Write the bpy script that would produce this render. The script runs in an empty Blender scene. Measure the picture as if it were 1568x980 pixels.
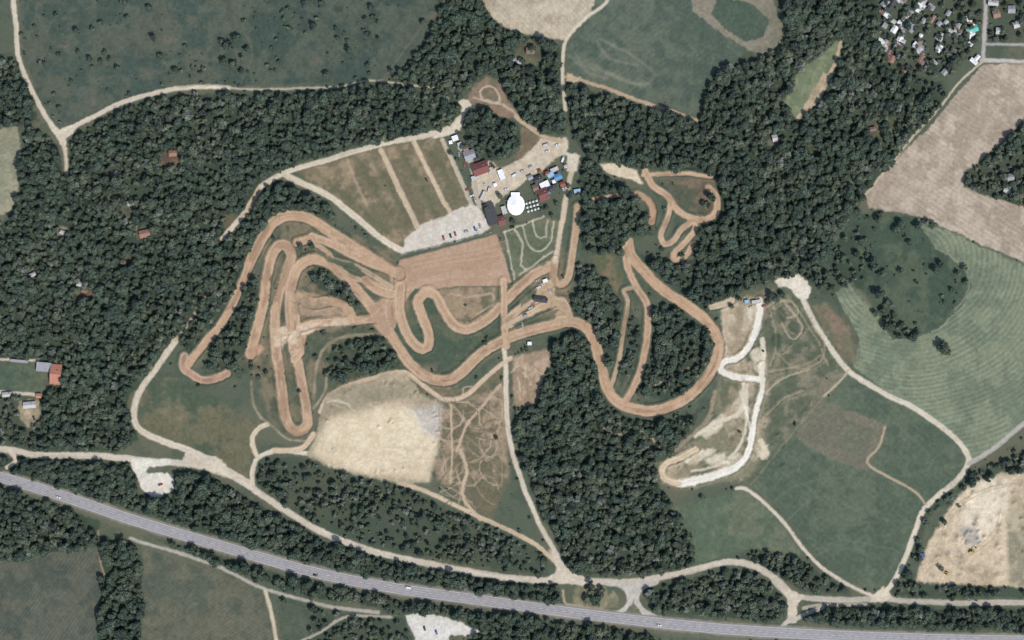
import bpy, math, random
import numpy as np
from mathutils import Vector, Matrix
random.seed(7)
rng=np.random.default_rng(11)
M=0.6                       # metres per map unit
def WX(x): return (x-784)*M
def WY(y): return (490-y)*M
# ------------------------------------------------------------------ noise
TAB=rng.random((256,256)).astype(np.float32)
def vn(x,y,seed=0):
    x=np.asarray(x,np.float32); y=np.asarray(y,np.float32)
    xi=np.floor(x).astype(np.int32); yi=np.floor(y).astype(np.int32)
    fx=x-xi; fy=y-yi
    fx=fx*fx*(3-2*fx); fy=fy*fy*(3-2*fy)
    a=xi+seed*37; b=yi+seed*91
    t00=TAB[a&255,b&255]; t10=TAB[(a+1)&255,b&255]; t01=TAB[a&255,(b+1)&255]; t11=TAB[(a+1)&255,(b+1)&255]
    return (t00*(1-fx)+t10*fx)*(1-fy)+(t01*(1-fx)+t11*fx)*fy
def fbm(x,y,o=4,seed=0):
    s=0; a=1; t=0
    for i in range(o):
        s=s+a*vn(x*2**i,y*2**i,seed+i*5); t+=a; a*=0.55
    return s/t
def sm(t): 
    t=np.clip(t,0,1); return t*t*(3-2*t)
# ------------------------------------------------------------------ grid
ST=1.25; MG=60
xs=np.arange(-MG,1568+MG+ST,ST,dtype=np.float32); ys=np.arange(-MG,980+MG+ST,ST,dtype=np.float32)
NX=len(xs); NY=len(ys)
X,Y=np.meshgrid(xs,ys)
XW=X+5.0*(fbm(X/22,Y/22,3,1)-.5)+3.0*(vn(X/4,Y/4,3)-.5)
YW=Y+5.0*(fbm(X/22,Y/22,3,9)-.5)+3.0*(vn(X/4,Y/4,13)-.5)
K=1.16
def L(c):
    c=np.array(c,np.float32)/255
    return np.where(c<.04045,c/12.92,((c+.055)/1.055)**2.4)/K
N1=fbm(X/60,Y/60,5,21); N2=fbm(X/14,Y/14,4,33); N3=fbm(X/4,Y/4,3,44)
C=np.zeros((NY,NX,3),np.float32)
ALL=(slice(0,NY),slice(0,NX))
def mixinto(m,c,s=ALL):
    v=C[s]; v+= (c-v)*m[...,None]
C[:]=L((86,94,78))
mixinto(sm((N1-.42)*5)*.6,L((106,104,85)))
mixinto(sm((N2-.5)*6)*.4,L((68,80,67)))
CLS=np.zeros((NY,NX),np.int8)
CLEAR=np.zeros((NY,NX),bool)
FOR=np.zeros((NY,NX),np.float32)
BERM=np.zeros((NY,NX),np.float32); TRK=np.zeros((NY,NX),np.float32); HB=np.zeros((NY,NX),np.float32)
def spline(pts,closed=False,step=5):
    P=[np.array(p,float) for p in pts]; n=len(P)
    if n<3 and not closed: 
        k=max(2,int(np.hypot(*(P[1]-P[0])[:2])/step)); return np.array([P[0]+(P[1]-P[0])*i/k for i in range(k+1)])
    out=[]
    for i in range(n if closed else n-1):
        if closed: p0,p1,p2,p3=P[(i-1)%n],P[i],P[(i+1)%n],P[(i+2)%n]
        else: p0,p1,p2,p3=P[max(i-1,0)],P[i],P[i+1],P[min(i+2,n-1)]
        k=max(1,int(np.hypot(*(p2-p1)[:2])/step))
        for j in range(k):
            t=j/k
            out.append(.5*((2*p1)+(-p0+p2)*t+(2*p0-5*p1+4*p2-p3)*t*t+(-p0+3*p1-3*p2+p3)*t**3))
    if not closed: out.append(P[-1])
    return np.array(out)
def win(x0,x1,y0,y1):
    i0=min(NX,max(0,int((x0+MG)/ST))); i1=max(i0,min(NX,int((x1+MG)/ST)+2))
    j0=min(NY,max(0,int((y0+MG)/ST))); j1=max(j0,min(NY,int((y1+MG)/ST)+2))
    return slice(j0,j1),slice(i0,i1)
LS=[0]
def line(pts,w,col,soft=1.4,cls=0,alpha=1.0,closed=False,berm=0,streak=.10,clear=3,edge=None,warp=.7,damp=0):
    LS[0]+=1; sd_=LS[0]
    pts=[(p[0],p[1],p[2] if len(p)>2 else w) for p in pts]
    S=spline(pts,closed); 
    if closed: S=np.vstack([S,S[:1]])
    wm=S[:,2].max()+10
    W=win(S[:,0].min()-wm,S[:,0].max()+wm,S[:,1].min()-wm,S[:,1].max()+wm)
    shp=(W[0].stop-W[0].start,W[1].stop-W[1].start)
    if min(shp)<2: return
    oj,oi=W[0].start,W[1].start
    D=np.full(shp,99,np.float32); SG=np.zeros(shp,np.float32); AR=np.zeros(shp,np.float32)
    arc=0
    for a,b in zip(S[:-1],S[1:]):
        d=b[:2]-a[:2]; l=np.hypot(*d)
        if l<1e-3: continue
        r=max(a[2],b[2])+9
        s=win(min(a[0],b[0])-r,max(a[0],b[0])+r,min(a[1],b[1])-r,max(a[1],b[1])+r)
        if s[0].start>=s[0].stop or s[1].start>=s[1].stop: arc+=l; continue
        q=(slice(max(0,s[0].start-oj),s[0].stop-oj),slice(max(0,s[1].start-oi),s[1].stop-oi))
        s=(slice(q[0].start+oj,min(q[0].stop,shp[0])+oj),slice(q[1].start+oi,min(q[1].stop,shp[1])+oi))
        q=(slice(s[0].start-oj,s[0].stop-oj),slice(s[1].start-oi,s[1].stop-oi))
        xw=X[s]+(XW[s]-X[s])*warp-a[0]; yw=Y[s]+(YW[s]-Y[s])*warp-a[1]
        t=np.clip((xw*d[0]+yw*d[1])/(l*l),0,1)
        ww=a[2]+(b[2]-a[2])*t
        ex=xw-t*d[0]; ey=yw-t*d[1]
        dd=np.hypot(ex,ey)-ww
        sg=(ex*d[1]-ey*d[0])/l
        m=dd<D[q]
        D[q]=np.where(m,dd,D[q]); SG[q]=np.where(m,sg,SG[q]); AR[q]=np.where(m,arc+t*l,AR[q])
        arc+=l
    m=sm(.5-D/(2*soft))
    c=np.array(L(col))
    st=1+streak*2*(vn(SG/1.5+50,AR/50,sd_)-.5)+streak*1.4*(vn(SG/3.5+80,AR/120,sd_+7)-.5)+streak*(N3[W]-.5)*1.2+ .2*(N2[W]-.5)
    cc=c*st[...,None]
    if damp:
        dm=sm((fbm(AR/30,SG/9+20,2,sd_+11)-.55)*6)*damp
        cc=cc*(1-dm[...,None]*np.array([.24,.26,.26]))
    if edge is not None:
        e=sm(1-np.abs(D+1.2)/3.0)*.5*sm((fbm(X[W]/18,Y[W]/18,2,sd_+3)-.3)*3)
        cc=cc+(L(edge)-cc)*e[...,None]
    mixinto(m*alpha,cc,W)
    if cls: CLS[W][m*alpha>.5]=cls
    if clear is not None: CLEAR[W][D<clear]=True
    if berm:
        TRK[W]=np.maximum(TRK[W],sm(.5-D/2.5)); BERM[W]=np.maximum(BERM[W],berm*np.exp(-((D-2.4)/1.8)**2)*(.4+1.1*vn(AR/14,SG*0,sd_)))
def polym(pts,soft=1.5,smooth=False,warp=1.0):
    P=spline(pts,True,8) if smooth else np.array(pts,float)
    P=P[:,:2]
    s=win(P[:,0].min()-8,P[:,0].max()+8,P[:,1].min()-8,P[:,1].max()+8)
    xw=X[s]+(XW[s]-X[s])*warp; yw=Y[s]+(YW[s]-Y[s])*warp
    ins=np.zeros(xw.shape,bool); D=np.full(xw.shape,1e9,np.float32)
    n=len(P)
    for i in range(n):
        a=P[i]; b=P[(i+1)%n]; d=b-a; l2=d@d
        if l2<1e-6: continue
        t=np.clip(((xw-a[0])*d[0]+(yw-a[1])*d[1])/l2,0,1)
        D=np.minimum(D,(xw-a[0]-t*d[0])**2+(yw-a[1]-t*d[1])**2)
        if d[1]!=0:
            c=((a[1]>yw)!=(b[1]>yw))&(xw<d[0]*(yw-a[1])/d[1]+a[0]); ins^=c
    D=np.sqrt(D)*np.where(ins,-1,1)
    return s,sm(.5-D/(2*soft)),D
def poly(pts,col,col2=None,soft=1.5,alpha=1.0,cls=0,smooth=False,clear=True,thr=.5,warp=1.0,grain=.16,extra=None):
    s,m,D=polym(pts,soft,smooth,warp)
    c=np.broadcast_to(L(col),m.shape+(3,)).copy()
    if col2 is not None:
        q=sm((.55*N1[s]+.45*N2[s]-thr)*7+.5)[...,None]; c=c+(L(col2)-c)*q
    c*=(1+grain*(N3[s]-.5)*2+grain*1.3*(N2[s]-.5))[...,None]
    if extra is not None: c*=(1+extra(X[s],Y[s]))[...,None]
    C[s]+=(c-C[s])*(m*alpha)[...,None]
    if cls: CLS[s][m*alpha>.5]=cls
    if clear: CLEAR[s][D<1.5]=True
def forest(pts,dens=1.0,warp=1.6):
    s,m,D=polym(pts,2.5,False,warp)
    FOR[s]=np.maximum(FOR[s],np.where(D<0,dens,0))
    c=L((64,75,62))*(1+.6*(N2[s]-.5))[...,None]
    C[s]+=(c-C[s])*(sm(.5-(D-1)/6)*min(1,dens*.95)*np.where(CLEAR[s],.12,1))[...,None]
def stripes(ang,per,amp,wob=2):
    ca,sa=math.cos(ang),math.sin(ang)
    return lambda x,y: amp*np.sin((x*ca+y*sa+wob*(vn(x/90,y/90,5)-.5))*2*math.pi/per)*(.2+1.4*vn(x/22,y/22,8))+amp*.8*(vn((x*ca+y*sa)/2.2,(y*ca-x*sa)/60,6)-.5)
GR,TR,SA,FH,FG,QU=1,2,3,4,5,6
# ------------------------------------------------------------------ meadows and fields
poly([(24,-60),(700,-60),(690,0),(660,55),(620,110),(560,125),(400,132),(270,133),(180,158),(118,190),(92,198),(60,150),(36,90)],(72,84,75),(86,92,79),clear=False,thr=.5,cls=0)
poly([(368,-60),(372,40),(385,80),(370,128),(560,122),(620,108),(655,55),(690,-60)],(66,79,71),(79,88,76),soft=5,alpha=.6,clear=False)
for (x,y) in ((295,100),(145,155),(100,70),(660,25),(480,95),(260,60)): poly([(x+9*math.cos(a)*random.uniform(.5,1.5),y+6*math.sin(a)*random.uniform(.5,1.5)) for a in [i*math.pi/3 for i in range(6)]],(112,105,88),soft=5,alpha=.5,smooth=True,clear=False)
line([(365,-10),(372,40),(386,85),(368,130)],1,(102,104,86),alpha=.5,clear=None); line([(690,0),(655,30),(620,75),(585,122)],1,(108,108,90),alpha=.5,clear=None); line([(60,150),(150,120),(250,110),(330,70)],.8,(98,100,84),alpha=.4,clear=None)
poly([(-60,195),(26,192),(32,230),(28,290),(14,325),(-60,350)],(136,134,112),(150,146,122),cls=FH,extra=stripes(1.2,6,.04))
poly([(732,-60),(940,-60),(928,0),(903,22),(868,62),(830,57),(782,46),(750,25),(734,0)],(168,154,132),(180,168,145),cls=FH,extra=stripes(2.4,6,.04))
poly([(936,-60),(934,0),(1060,0),(1085,32),(1120,62),(1142,75),(1130,92),(1092,112),(1078,140),(1072,180),(1000,158),(940,138),(872,112),(868,76),(895,40)],(80,92,80),(93,101,86),cls=FG,extra=stripes(.9,7,.035))
poly([(1050,-60),(1160,-60),(1190,20),(1202,50),(1192,74),(1165,86),(1140,72),(1100,48),(1062,18)],(132,125,108),(118,115,99),cls=FH)
poly([(1098,-5),(1150,5),(1178,30),(1168,55),(1142,64),(1110,45),(1090,22)],(78,91,77),cls=FG)
for pp in ([(870,85),(910,100),(960,125),(995,128)],[(880,80),(900,110),(930,118)],[(920,60),(960,80),(1000,110),(990,130)],[(880,95),(930,112),(985,132)],[(915,65),(935,90),(975,100)]): line(pp,2.2,(134,130,114),soft=3,alpha=.42,clear=None)
poly([(1282,62),(1291,70),(1277,110),(1246,160),(1222,186),(1203,155),(1215,120),(1252,86)],(114,124,96),(130,135,106),cls=FG)
poly([(1506,98),(1640,98),(1640,180),(1568,182),(1538,215),(1508,242),(1480,262),(1476,284),(1500,297),(1568,318),(1640,330),(1640,430),(1568,402),(1500,373),(1440,345),(1400,330),(1332,318),(1325,298),(1370,245),(1420,200),(1455,155)],(158,144,126),(174,160,141),cls=FH,extra=stripes(2.15,7,.06))
def contour(x,y):
    r=np.hypot(x-1392,(y-400)*1.1)+9*(vn(x/70,y/70,4)-.5)
    return .10*np.sin(r*2*math.pi/7.5)*(.2+1.4*vn(x/16,y/16,8))+.05*(vn(r/3,(x+y)/60,3)-.5)
poly([(1400,334),(1440,347),(1500,377),(1568,407),(1640,430),(1640,640),(1568,640),(1530,680),(1488,706),(1452,660),(1400,622),(1350,594),(1306,562),(1318,520),(1295,480),(1280,450),(1300,430),(1322,460),(1350,490),(1365,520),(1400,520),(1440,500),(1470,472),(1488,440),(1480,413),(1430,380)],(110,119,99),(122,129,106),cls=FG,extra=contour)
poly([(1306,325),(1400,333),(1432,380),(1478,412),(1483,440),(1440,498),(1395,520),(1360,505),(1322,445),(1262,402)],(70,84,70),(84,94,76),cls=0,clear=False,soft=2)
line([(1432,380),(1462,398),(1480,418),(1483,442),(1470,465),(1445,498),(1410,516),(1385,520),(1372,522)],1.0,(140,142,118),alpha=.6,clear=None)
line([(1300,430),(1320,452),(1340,480),(1352,505)],1.0,(128,130,108),alpha=.5,clear=None)
poly([(1100,470),(1150,452),(1190,440),(1230,450),(1290,545),(1300,570),(1240,640),(1185,700),(1150,735),(1060,752),(1012,740),(1008,712),(1050,682),(1095,640),(1108,590)],(92,98,80),(122,117,98),soft=5,clear=True,thr=.54)
poly([(1245,470),(1265,465),(1300,500),(1312,560),(1290,545)],(128,112,94),(108,104,84),soft=3)
poly([(1300,570),(1350,600),(1400,630),(1450,668),(1476,694),(1474,722),(1425,766),(1396,830),(1376,882),(1330,900),(1290,884),(1240,832),(1200,784),(1150,742),(1190,690),(1245,635)],(83,95,79),(92,102,84),cls=FG,soft=2,extra=stripes(2.3,9,.035))
poly([(1252,608),(1312,633),(1358,652),(1342,690),(1326,722),(1268,702),(1218,668)],(118,113,96),(108,107,90),soft=2,cls=FH,extra=stripes(1.0,6,.04))
poly([(1290,640),(1340,660),(1325,700),(1280,685),(1300,660)],(96,102,84),soft=3,alpha=.6)
line([(1150,742),(1200,680),(1250,620),(1290,575)],1.3,(128,122,102),alpha=.6,clear=None)
for pp in ([(1200,800),(1260,760),(1330,790),(1400,800)],[(1180,770),(1230,740),(1300,730)],[(1250,850),(1310,830),(1390,850)],[(1100,820),(1110,800),(1140,780)],[(1080,790),(1110,800)]): line(pp,.9,(112,114,94),alpha=.4,clear=None)
poly([(1028,775),(1140,750),(1182,785),(1232,852),(1150,838),(1110,850),(1064,862),(1052,812)],(88,101,82),(102,108,88),soft=3,cls=FG)
poly([(-60,868),(0,866),(80,848),(152,838),(156,870),(148,980),(148,1040),(-60,1040)],(80,86,76),(91,93,80),cls=FG,extra=stripes(.6,5,.07))
poly([(218,838),(300,866),(400,905),(414,950),(424,1040),(218,1040)],(86,91,78),(98,98,82),cls=FG,extra=stripes(1.0,5,.06))
poly([(424,918),(480,935),(470,975),(430,985)],(84,92,76),clear=True)
poly([(0,560),(60,560),(64,600),(0,605)],(78,92,76),(92,101,82))
poly([(210,600),(235,580),(280,580),(380,640),(400,650),(385,700),(380,735),(330,705),(270,680),(220,655)],(80,91,73),(104,101,80),soft=4)
poly([(240,625),(275,620),(300,640),(270,650)],(124,114,92),soft=6,alpha=.6)
poly([(672,612),(765,575),(776,600),(778,740),(752,795),(700,765),(672,735),(660,700)],(108,102,82),(148,130,108),soft=6,thr=.49)
poly([(500,560),(600,540),(700,600),(770,560),(770,590),(680,625),(600,590),(500,600)],(86,93,74),(112,104,83),soft=4,clear=False)
poly([(400,300),(600,380),(620,460),(760,440),(860,380),(880,480),(780,520),(690,600),(600,560),(480,570),(480,640),(420,650),(380,560),(400,420)],(84,90,73),(122,111,90),soft=6,alpha=.85,clear=False,thr=.52)
poly([(640,455),(700,440),(765,440),(770,490),(720,545),(670,570),(620,540),(600,500)],(76,88,72),(92,96,77),soft=3)
poly([(1105,470),(1140,455),(1172,455),(1165,500),(1140,540),(1108,552)],(184,168,142),(150,137,114),soft=3,cls=0)
poly([(455,265),(530,240),(635,215),(675,210),(700,262),(722,312),(650,345),(612,384),(560,345),(500,300)],(112,106,84),(142,126,102),soft=3,thr=.52)
for a,b in (((480,262),(600,360)),((545,240),(605,345)),((570,240),(625,340)),((610,225),(668,330)),((655,220),(700,305))):
    line([a,((a[0]+b[0])/2+3,(a[1]+b[1])/2),b],4,(88,93,72),soft=5,alpha=.55,clear=None)
poly([(722,135),(745,118),(768,125),(778,155),(798,180),(770,178),(740,165),(715,155)],(138,118,100),(110,104,85),soft=3)
poly([(800,195),(832,212),(812,240),(790,250),(798,220)],(140,120,98),(110,100,82),soft=2)
poly([(905,392),(945,388),(955,420),(945,450),(920,425)],(94,98,74),(118,106,86),soft=3)
poly([(1020,275),(1092,275),(1100,325),(1070,332),(1030,305)],(86,90,73),(112,100,82),soft=2)
for (x,y,r,cc) in ((258,242,20,(120,100,84)),(198,320,14,(104,104,86)),(95,355,8,(150,140,120)),(130,450,17,(120,102,85)),(220,357,12,(126,108,90)),(50,420,9,(120,112,92)),(178,266,9,(122,118,98)),(352,340,14,(110,100,80)),(1340,200,14,(116,112,92)),(1185,215,10,(124,120,100)),(806,85,24,(106,105,84)),(195,400,10,(106,98,80)),(905,915,28,(132,127,102)),(168,300,10,(96,100,82)),(815,70,10,(120,116,96)),(300,200,7,(98,100,80)),(1240,230,8,(96,104,80)),(1365,190,9,(110,112,86)),(1300,280,8,(96,104,80)),(1100,430,6,(100,100,80)),(60,380,7,(96,100,78)),(150,590,8,(90,96,76)),(900,700,7,(90,96,74))):
    pp=[(x+r*math.cos(a)*random.uniform(.6,1.2),y+r*math.sin(a)*random.uniform(.6,1.2)) for a in [i*math.pi/4 for i in range(8)]]
    poly(pp,cc,tuple(int(v*.8) for v in cc),soft=3,smooth=True)
# ------------------------------------------------------------------ forests
forest([(-60,345),(0,345),(20,332),(30,290),(36,240),(45,195),(75,212),(90,232),(98,285),(112,287),(106,225),(118,205),(190,168),(260,147),(430,144),(520,138),(590,130),(640,140),(695,152),(703,170),(685,190),(640,202),(590,212),(530,227),(470,244),(430,258),(405,268),(432,276),(470,300),(505,318),(512,338),(480,325),(440,320),(412,330),(390,362),(372,408),(350,455),(325,495),(285,540),(272,520),(245,545),(222,578),(196,610),(196,650),(212,672),(190,688),(100,690),(60,690),(66,640),(60,600),(96,590),(92,556),(40,548),(-60,540)])
forest([(-60,80),(0,82),(25,98),(42,150),(58,185),(30,192),(-60,190)])
forest([(688,-60),(735,-60),(732,5),(752,34),(790,52),(830,62),(858,72),(856,110),(860,170),(866,205),(830,203),(798,180),(780,155),(768,122),(745,112),(718,130),(700,150),(640,136),(598,122),(630,95),(650,62),(675,25)])
forest([(712,172),(745,165),(775,182),(800,200),(795,225),(775,243),(745,245),(715,215),(705,190)])
forest([(868,128),(1000,168),(1068,190),(1080,140),(1086,118),(1138,94),(1165,90),(1200,72),(1206,35),(1170,-60),(1340,-60),(1345,60),(1365,112),(1440,125),(1448,150),(1400,208),(1350,265),(1322,300),(1310,325),(1280,350),(1262,400),(1215,420),(1180,430),(1120,452),(1082,480),(1040,442),(1000,412),(985,395),(1010,400),(1060,398),(1075,350),(1102,330),(1100,270),(1050,260),(980,255),(920,243),(900,238),(875,208),(868,170)])
forest([(888,245),(912,252),(922,272),(960,290),(972,310),(995,345),(1000,360),(968,362),(955,388),(920,388),(892,380),(890,300)])
forest([(888,405),(912,400),(932,440),(952,470),(948,510),(932,560),(918,535),(900,495),(874,478),(884,440)],.9)
forest([(1000,472),(1030,465),(1072,500),(1092,520),(1086,550),(1055,600),(1012,612),(975,602),(992,560),(1002,510)])
forest([(965,470),(982,500),(972,560),(950,592),(942,570),(955,520)],.6)
forest([(840,520),(882,500),(905,520),(912,570),(922,610),(950,637),(1000,648),(1050,640),(1072,625),(1040,680),(1005,702),(1003,742),(1030,775),(1052,812),(1064,862),(1010,876),(880,880),(865,858),(840,800),(812,740),(792,680),(787,628),(820,622),(832,590),(848,550)])
forest([(395,705),(460,700),(540,725),(600,742),(640,757),(700,790),(730,800),(790,822),(838,852),(838,880),(760,872),(680,858),(600,842),(540,828),(470,795),(400,750)],.57)
forest([(-60,705),(30,702),(110,708),(198,710),(212,758),(262,766),(272,722),(330,735),(370,755),(440,800),(500,830),(600,862),(700,880),(850,897),(862,928),(780,914),(640,894),(540,878),(460,858),(380,834),(290,808),(200,780),(130,758),(90,745),(-60,705)])
forest([(-60,745),(0,745),(70,768),(150,797),(152,834),(80,846),(-60,866)])
forest([(156,820),(205,835),(216,870),(215,1040),(145,1040),(152,900)])
forest([(215,812),(300,838),(400,866),(480,890),(560,908),(700,928),(860,950),(1000,972),(1000,1040),(730,1040),(725,960),(700,945),(620,935),(560,926),(470,912),(400,890),(330,862),(270,838)])
forest([(430,915),(500,938),(560,942),(618,948),(632,985),(640,1040),(440,1040),(428,950)],.7)
forest([(990,895),(1060,885),(1120,872),(1160,880),(1190,908),(1200,930),(1195,950),(1050,942),(1002,932),(985,912)],.95)
forest([(1226,936),(1300,930),(1568,935),(1640,935),(1640,965),(1400,962),(1230,950)],.95)
forest([(1160,842),(1202,852),(1262,880),(1300,908),(1230,905),(1190,880),(1130,855)],.75)
forest([(1360,893),(1560,900),(1640,903),(1640,915),(1370,914)],.7)
forest([(1490,722),(1568,690),(1640,680),(1640,722),(1530,722),(1470,748),(1420,790),(1405,860),(1395,850),(1415,785)],.6)
forest([(480,398),(510,408),(535,432),(558,465),(540,476),(505,450),(475,432)],.85)
forest([(508,535),(560,510),(600,530),(612,560),(560,572),(515,585),(500,570)],.9)
forest([(344,475),(384,425),(394,450),(382,500),(372,545),(340,572),(310,562),(330,522)],.8)
forest([(400,560),(345,585),(300,600),(275,585),(300,590),(380,555)],.5)
forest([(1262,400),(1285,372),(1310,345),(1330,330),(1345,345),(1310,380),(1330,430),(1310,440)],.6)
forest([(1350,-60),(1510,-60),(1500,60),(1460,112),(1375,115),(1345,60)],.55)
forest([(1518,-60),(1640,-60),(1640,66),(1512,68)],.45)
forest([(1478,264),(1530,218),(1568,186),(1640,180),(1640,318),(1568,312),(1500,296),(1476,284)],.8)
forest([(-60,610),(70,605),(70,690),(-60,688)],.55)
forest([(1345,465),(1362,460),(1385,500),(1415,515),(1375,520),(1350,500)],.65)
forest([(1170,430),(1210,420),(1250,400),(1310,430),(1290,470),(1250,440),(1190,436)],.45)
forest([(380,400),(400,380),(400,340),(450,322),(490,325),(440,318),(400,335),(375,380)],.9)
forest([(1000,645),(1055,635),(1030,700),(1000,705),(960,690)],.6)
forest([(660,680),(678,685),(684,715),(664,730)],.9)
# ------------------------------------------------------------------ gravel roads
RC=(198,186,165); TAN=(184,163,136)
def road(p,w,c=RC,**k):
    k.setdefault('cls',GR); k.setdefault('warp',.4); line(p,w,c,edge=None,**k)
road([(18,-60),(20,0),(25,40),(27,80),(40,120),(60,160),(78,190),(92,203)],3.6)
road([(92,203),(100,235),(104,285)],2.8)
poly([(72,188),(92,198),(122,190),(112,205),(100,212),(102,228),(94,222)],RC,cls=GR)
road([(92,203),(115,193),(140,180),(180,160),(220,147),(270,136),(320,133),(350,135)],3.4)
road([(350,135),(400,137),(480,134),(520,132),(560,124),(600,126),(640,132),(672,134)],1.6,alpha=.7,clear=0)
line([(270,133),(330,131),(400,134)],1,(120,110,90),alpha=.5,clear=None)
road([(-60,680),(0,687),(30,692),(60,697),(150,698),(220,705),(290,711),(340,722),(372,738),(400,757),(450,790),(500,818),(550,838),(600,852),(680,868),(760,882),(830,889),(890,889),(960,891),(1020,882),(1060,873),(1110,861),(1150,865),(1185,885),(1205,905),(1212,925),(1213,950)],4.9,(192,181,163))
road([(1185,890),(1215,912),(1290,918),(1345,917),(1400,921),(1480,923),(1568,923),(1640,923)],4.2,(178,170,155))
poly([(1190,895),(1230,912),(1222,925),(1218,955),(1206,955),(1206,920)],RC,cls=GR)
road([(1230,932),(1260,926),(1330,926)],2.5,alpha=.6)
poly([(1335,912),(1352,898),(1368,915),(1350,925),(1332,922)],RC,cls=GR)
road([(268,522),(250,548),(235,570),(218,592),(207,618),(206,645),(220,662),(255,678),(290,690),(325,706),(350,722),(385,742)],4.7)
poly([(285,690),(330,700),(375,735),(350,732),(300,715),(280,705)],RC,cls=GR,soft=2)
road([(268,522),(285,500),(305,468),(320,448)],2.2,TAN,alpha=.8,clear=1)
road([(340,365),(358,345),(378,322),(392,298),(400,285),(415,276),(440,263),(480,251),(540,233),(600,217),(650,208),(688,196),(706,180),(713,165)],4)
road([(372,330),(385,310),(395,292)],4.5,(185,167,140))
poly([(700,152),(716,152),(722,160),(714,172),(704,200),(686,208),(660,212),(690,192),(704,172)],(205,194,172),cls=GR)
road([(435,266),(462,281),(500,298),(530,320),(560,345),(590,370),(617,385)],4.6,(202,189,165))
road([(583,230),(600,265),(622,312),(642,352)],4.1,(188,169,142))
road([(634,217),(655,260),(675,300),(692,328)],3.5,(190,171,143))
road([(532,245),(545,280),(562,315)],2.5,(165,147,122),alpha=.6)
road([(678,214),(700,262),(722,312),(745,350)],3.2,(182,168,146))
poly([(613,388),(622,362),(645,345),(690,325),(722,312),(735,318),(750,350),(735,359),(660,378)],(202,194,179),(190,180,163),cls=GR,soft=2)
poly([(730,270),(748,245),(765,258),(800,243),(828,212),(868,210),(870,236),(850,244),(822,266),(800,282),(768,302),(755,318),(735,303),(722,288)],(200,187,163),(186,172,150),cls=GR,soft=2)
road([(705,225),(722,250),(728,290),(735,315)],4,(178,166,146))
road([(790,178),(812,195),(835,210),(860,216)],3.5,TAN)
line([(735,140),(748,132),(760,140),(765,155),(752,158),(738,150)],1.3,(196,178,154),closed=True,alpha=.8,cls=GR)
line([(725,150),(770,160),(795,180)],1.5,(190,172,148),alpha=.7,cls=GR)
road([(940,-60),(930,0),(900,25),(875,50),(864,72),(861,110),(864,150),(866,168)],2.5)
line([(866,118),(920,131),(980,155),(1068,184)],2.8,(170,149,124),cls=GR)
poly([(868,112),(890,118),(880,128),(868,124)],(180,160,134))
line([(1287,65),(1276,105),(1242,155),(1222,182)],2.6,(188,166,138),cls=GR)
poly([(1262,110),(1276,115),(1255,155),(1224,182),(1230,165)],(184,164,136),(150,137,112))
road([(1512,-60),(1510,0),(1508,45),(1505,92)],3,(165,160,152))
road([(1503,92),(1568,94),(1640,95)],3,(180,173,162)); road([(1510,68),(1568,68),(1640,68)],2,(160,157,151))
road([(1505,94),(1470,125),(1440,163),(1400,208),(1350,268),(1326,298)],1.6,(180,167,145),clear=1)
road([(1200,432),(1215,437),(1228,455),(1245,490),(1270,530),(1300,568),(1350,600),(1400,625),(1450,660),(1475,685),(1483,708),(1465,735),(1435,760),(1412,785),(1402,812),(1388,850),(1372,885),(1352,912)],4,(200,189,167))
poly([(1184,428),(1205,424),(1222,420),(1240,440),(1238,456),(1222,458),(1205,440),(1190,438)],(212,203,183),cls=GR,smooth=True)
road([(1483,710),(1520,688),(1568,648),(1640,590)],3.6,(165,160,149))
road([(1128,748),(1142,748),(1165,765),(1200,800),(1230,840),(1260,870),(1300,896),(1340,914)],2.6)
road([(1355,655),(1345,685),(1328,708),(1360,730),(1400,752),(1418,772)],1.8,(168,150,125))
road([(1300,566),(1285,585),(1262,606)],1.6,(170,157,134))
road([(771,530),(775,570),(775,620),(782,680),(800,740),(825,800),(848,842),(865,875),(868,886)],3.6)
road([(860,868),(820,834),(780,812),(730,790),(680,765),(640,748),(610,738)],3.2,(192,172,144))
poly([(840,842),(852,846),(866,868),(898,885),(895,896),(848,893),(832,888),(850,876),(852,862)],(198,187,167),cls=GR,soft=2)
road([(490,630),(503,608),(530,592),(580,576),(620,570),(650,592),(680,611),(712,606),(742,580),(765,560),(782,548)],3.4,(190,169,142))
road([(386,742),(388,715),(400,698),(430,690),(470,694)],3.4)
road([(394,700),(386,680),(388,665),(398,654),(410,650)],3.4,(196,182,154))
poly([(204,703),(262,706),(262,712),(228,714),(224,724),(258,724),(267,735),(263,752),(240,761),(220,753),(212,735)],(210,204,189),cls=GR,smooth=True)
road([(200,824),(215,830),(270,845),(340,870),(400,900),(460,917),(510,930),(580,938)],2.5,(168,162,149))
road([(405,903),(415,935),(424,985)],2.8,(188,174,149)); road([(455,985),(490,968),(530,945),(600,945)],2.2,(160,153,141))
road([(150,812),(154,860),(160,880)],1.4,(150,132,109))
poly([(622,944),(640,938),(700,950),(735,968),(715,975),(690,972),(680,990),(640,990),(630,965)],(206,201,190),cls=GR)
road([(0,600),(60,605)],2.5); road([(0,550),(60,552)],1.6)
poly([(28,615),(60,610),(62,640),(45,655),(30,640)],(186,166,140),(140,131,108))
road([(14,690),(24,705),(10,716)],3)
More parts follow.
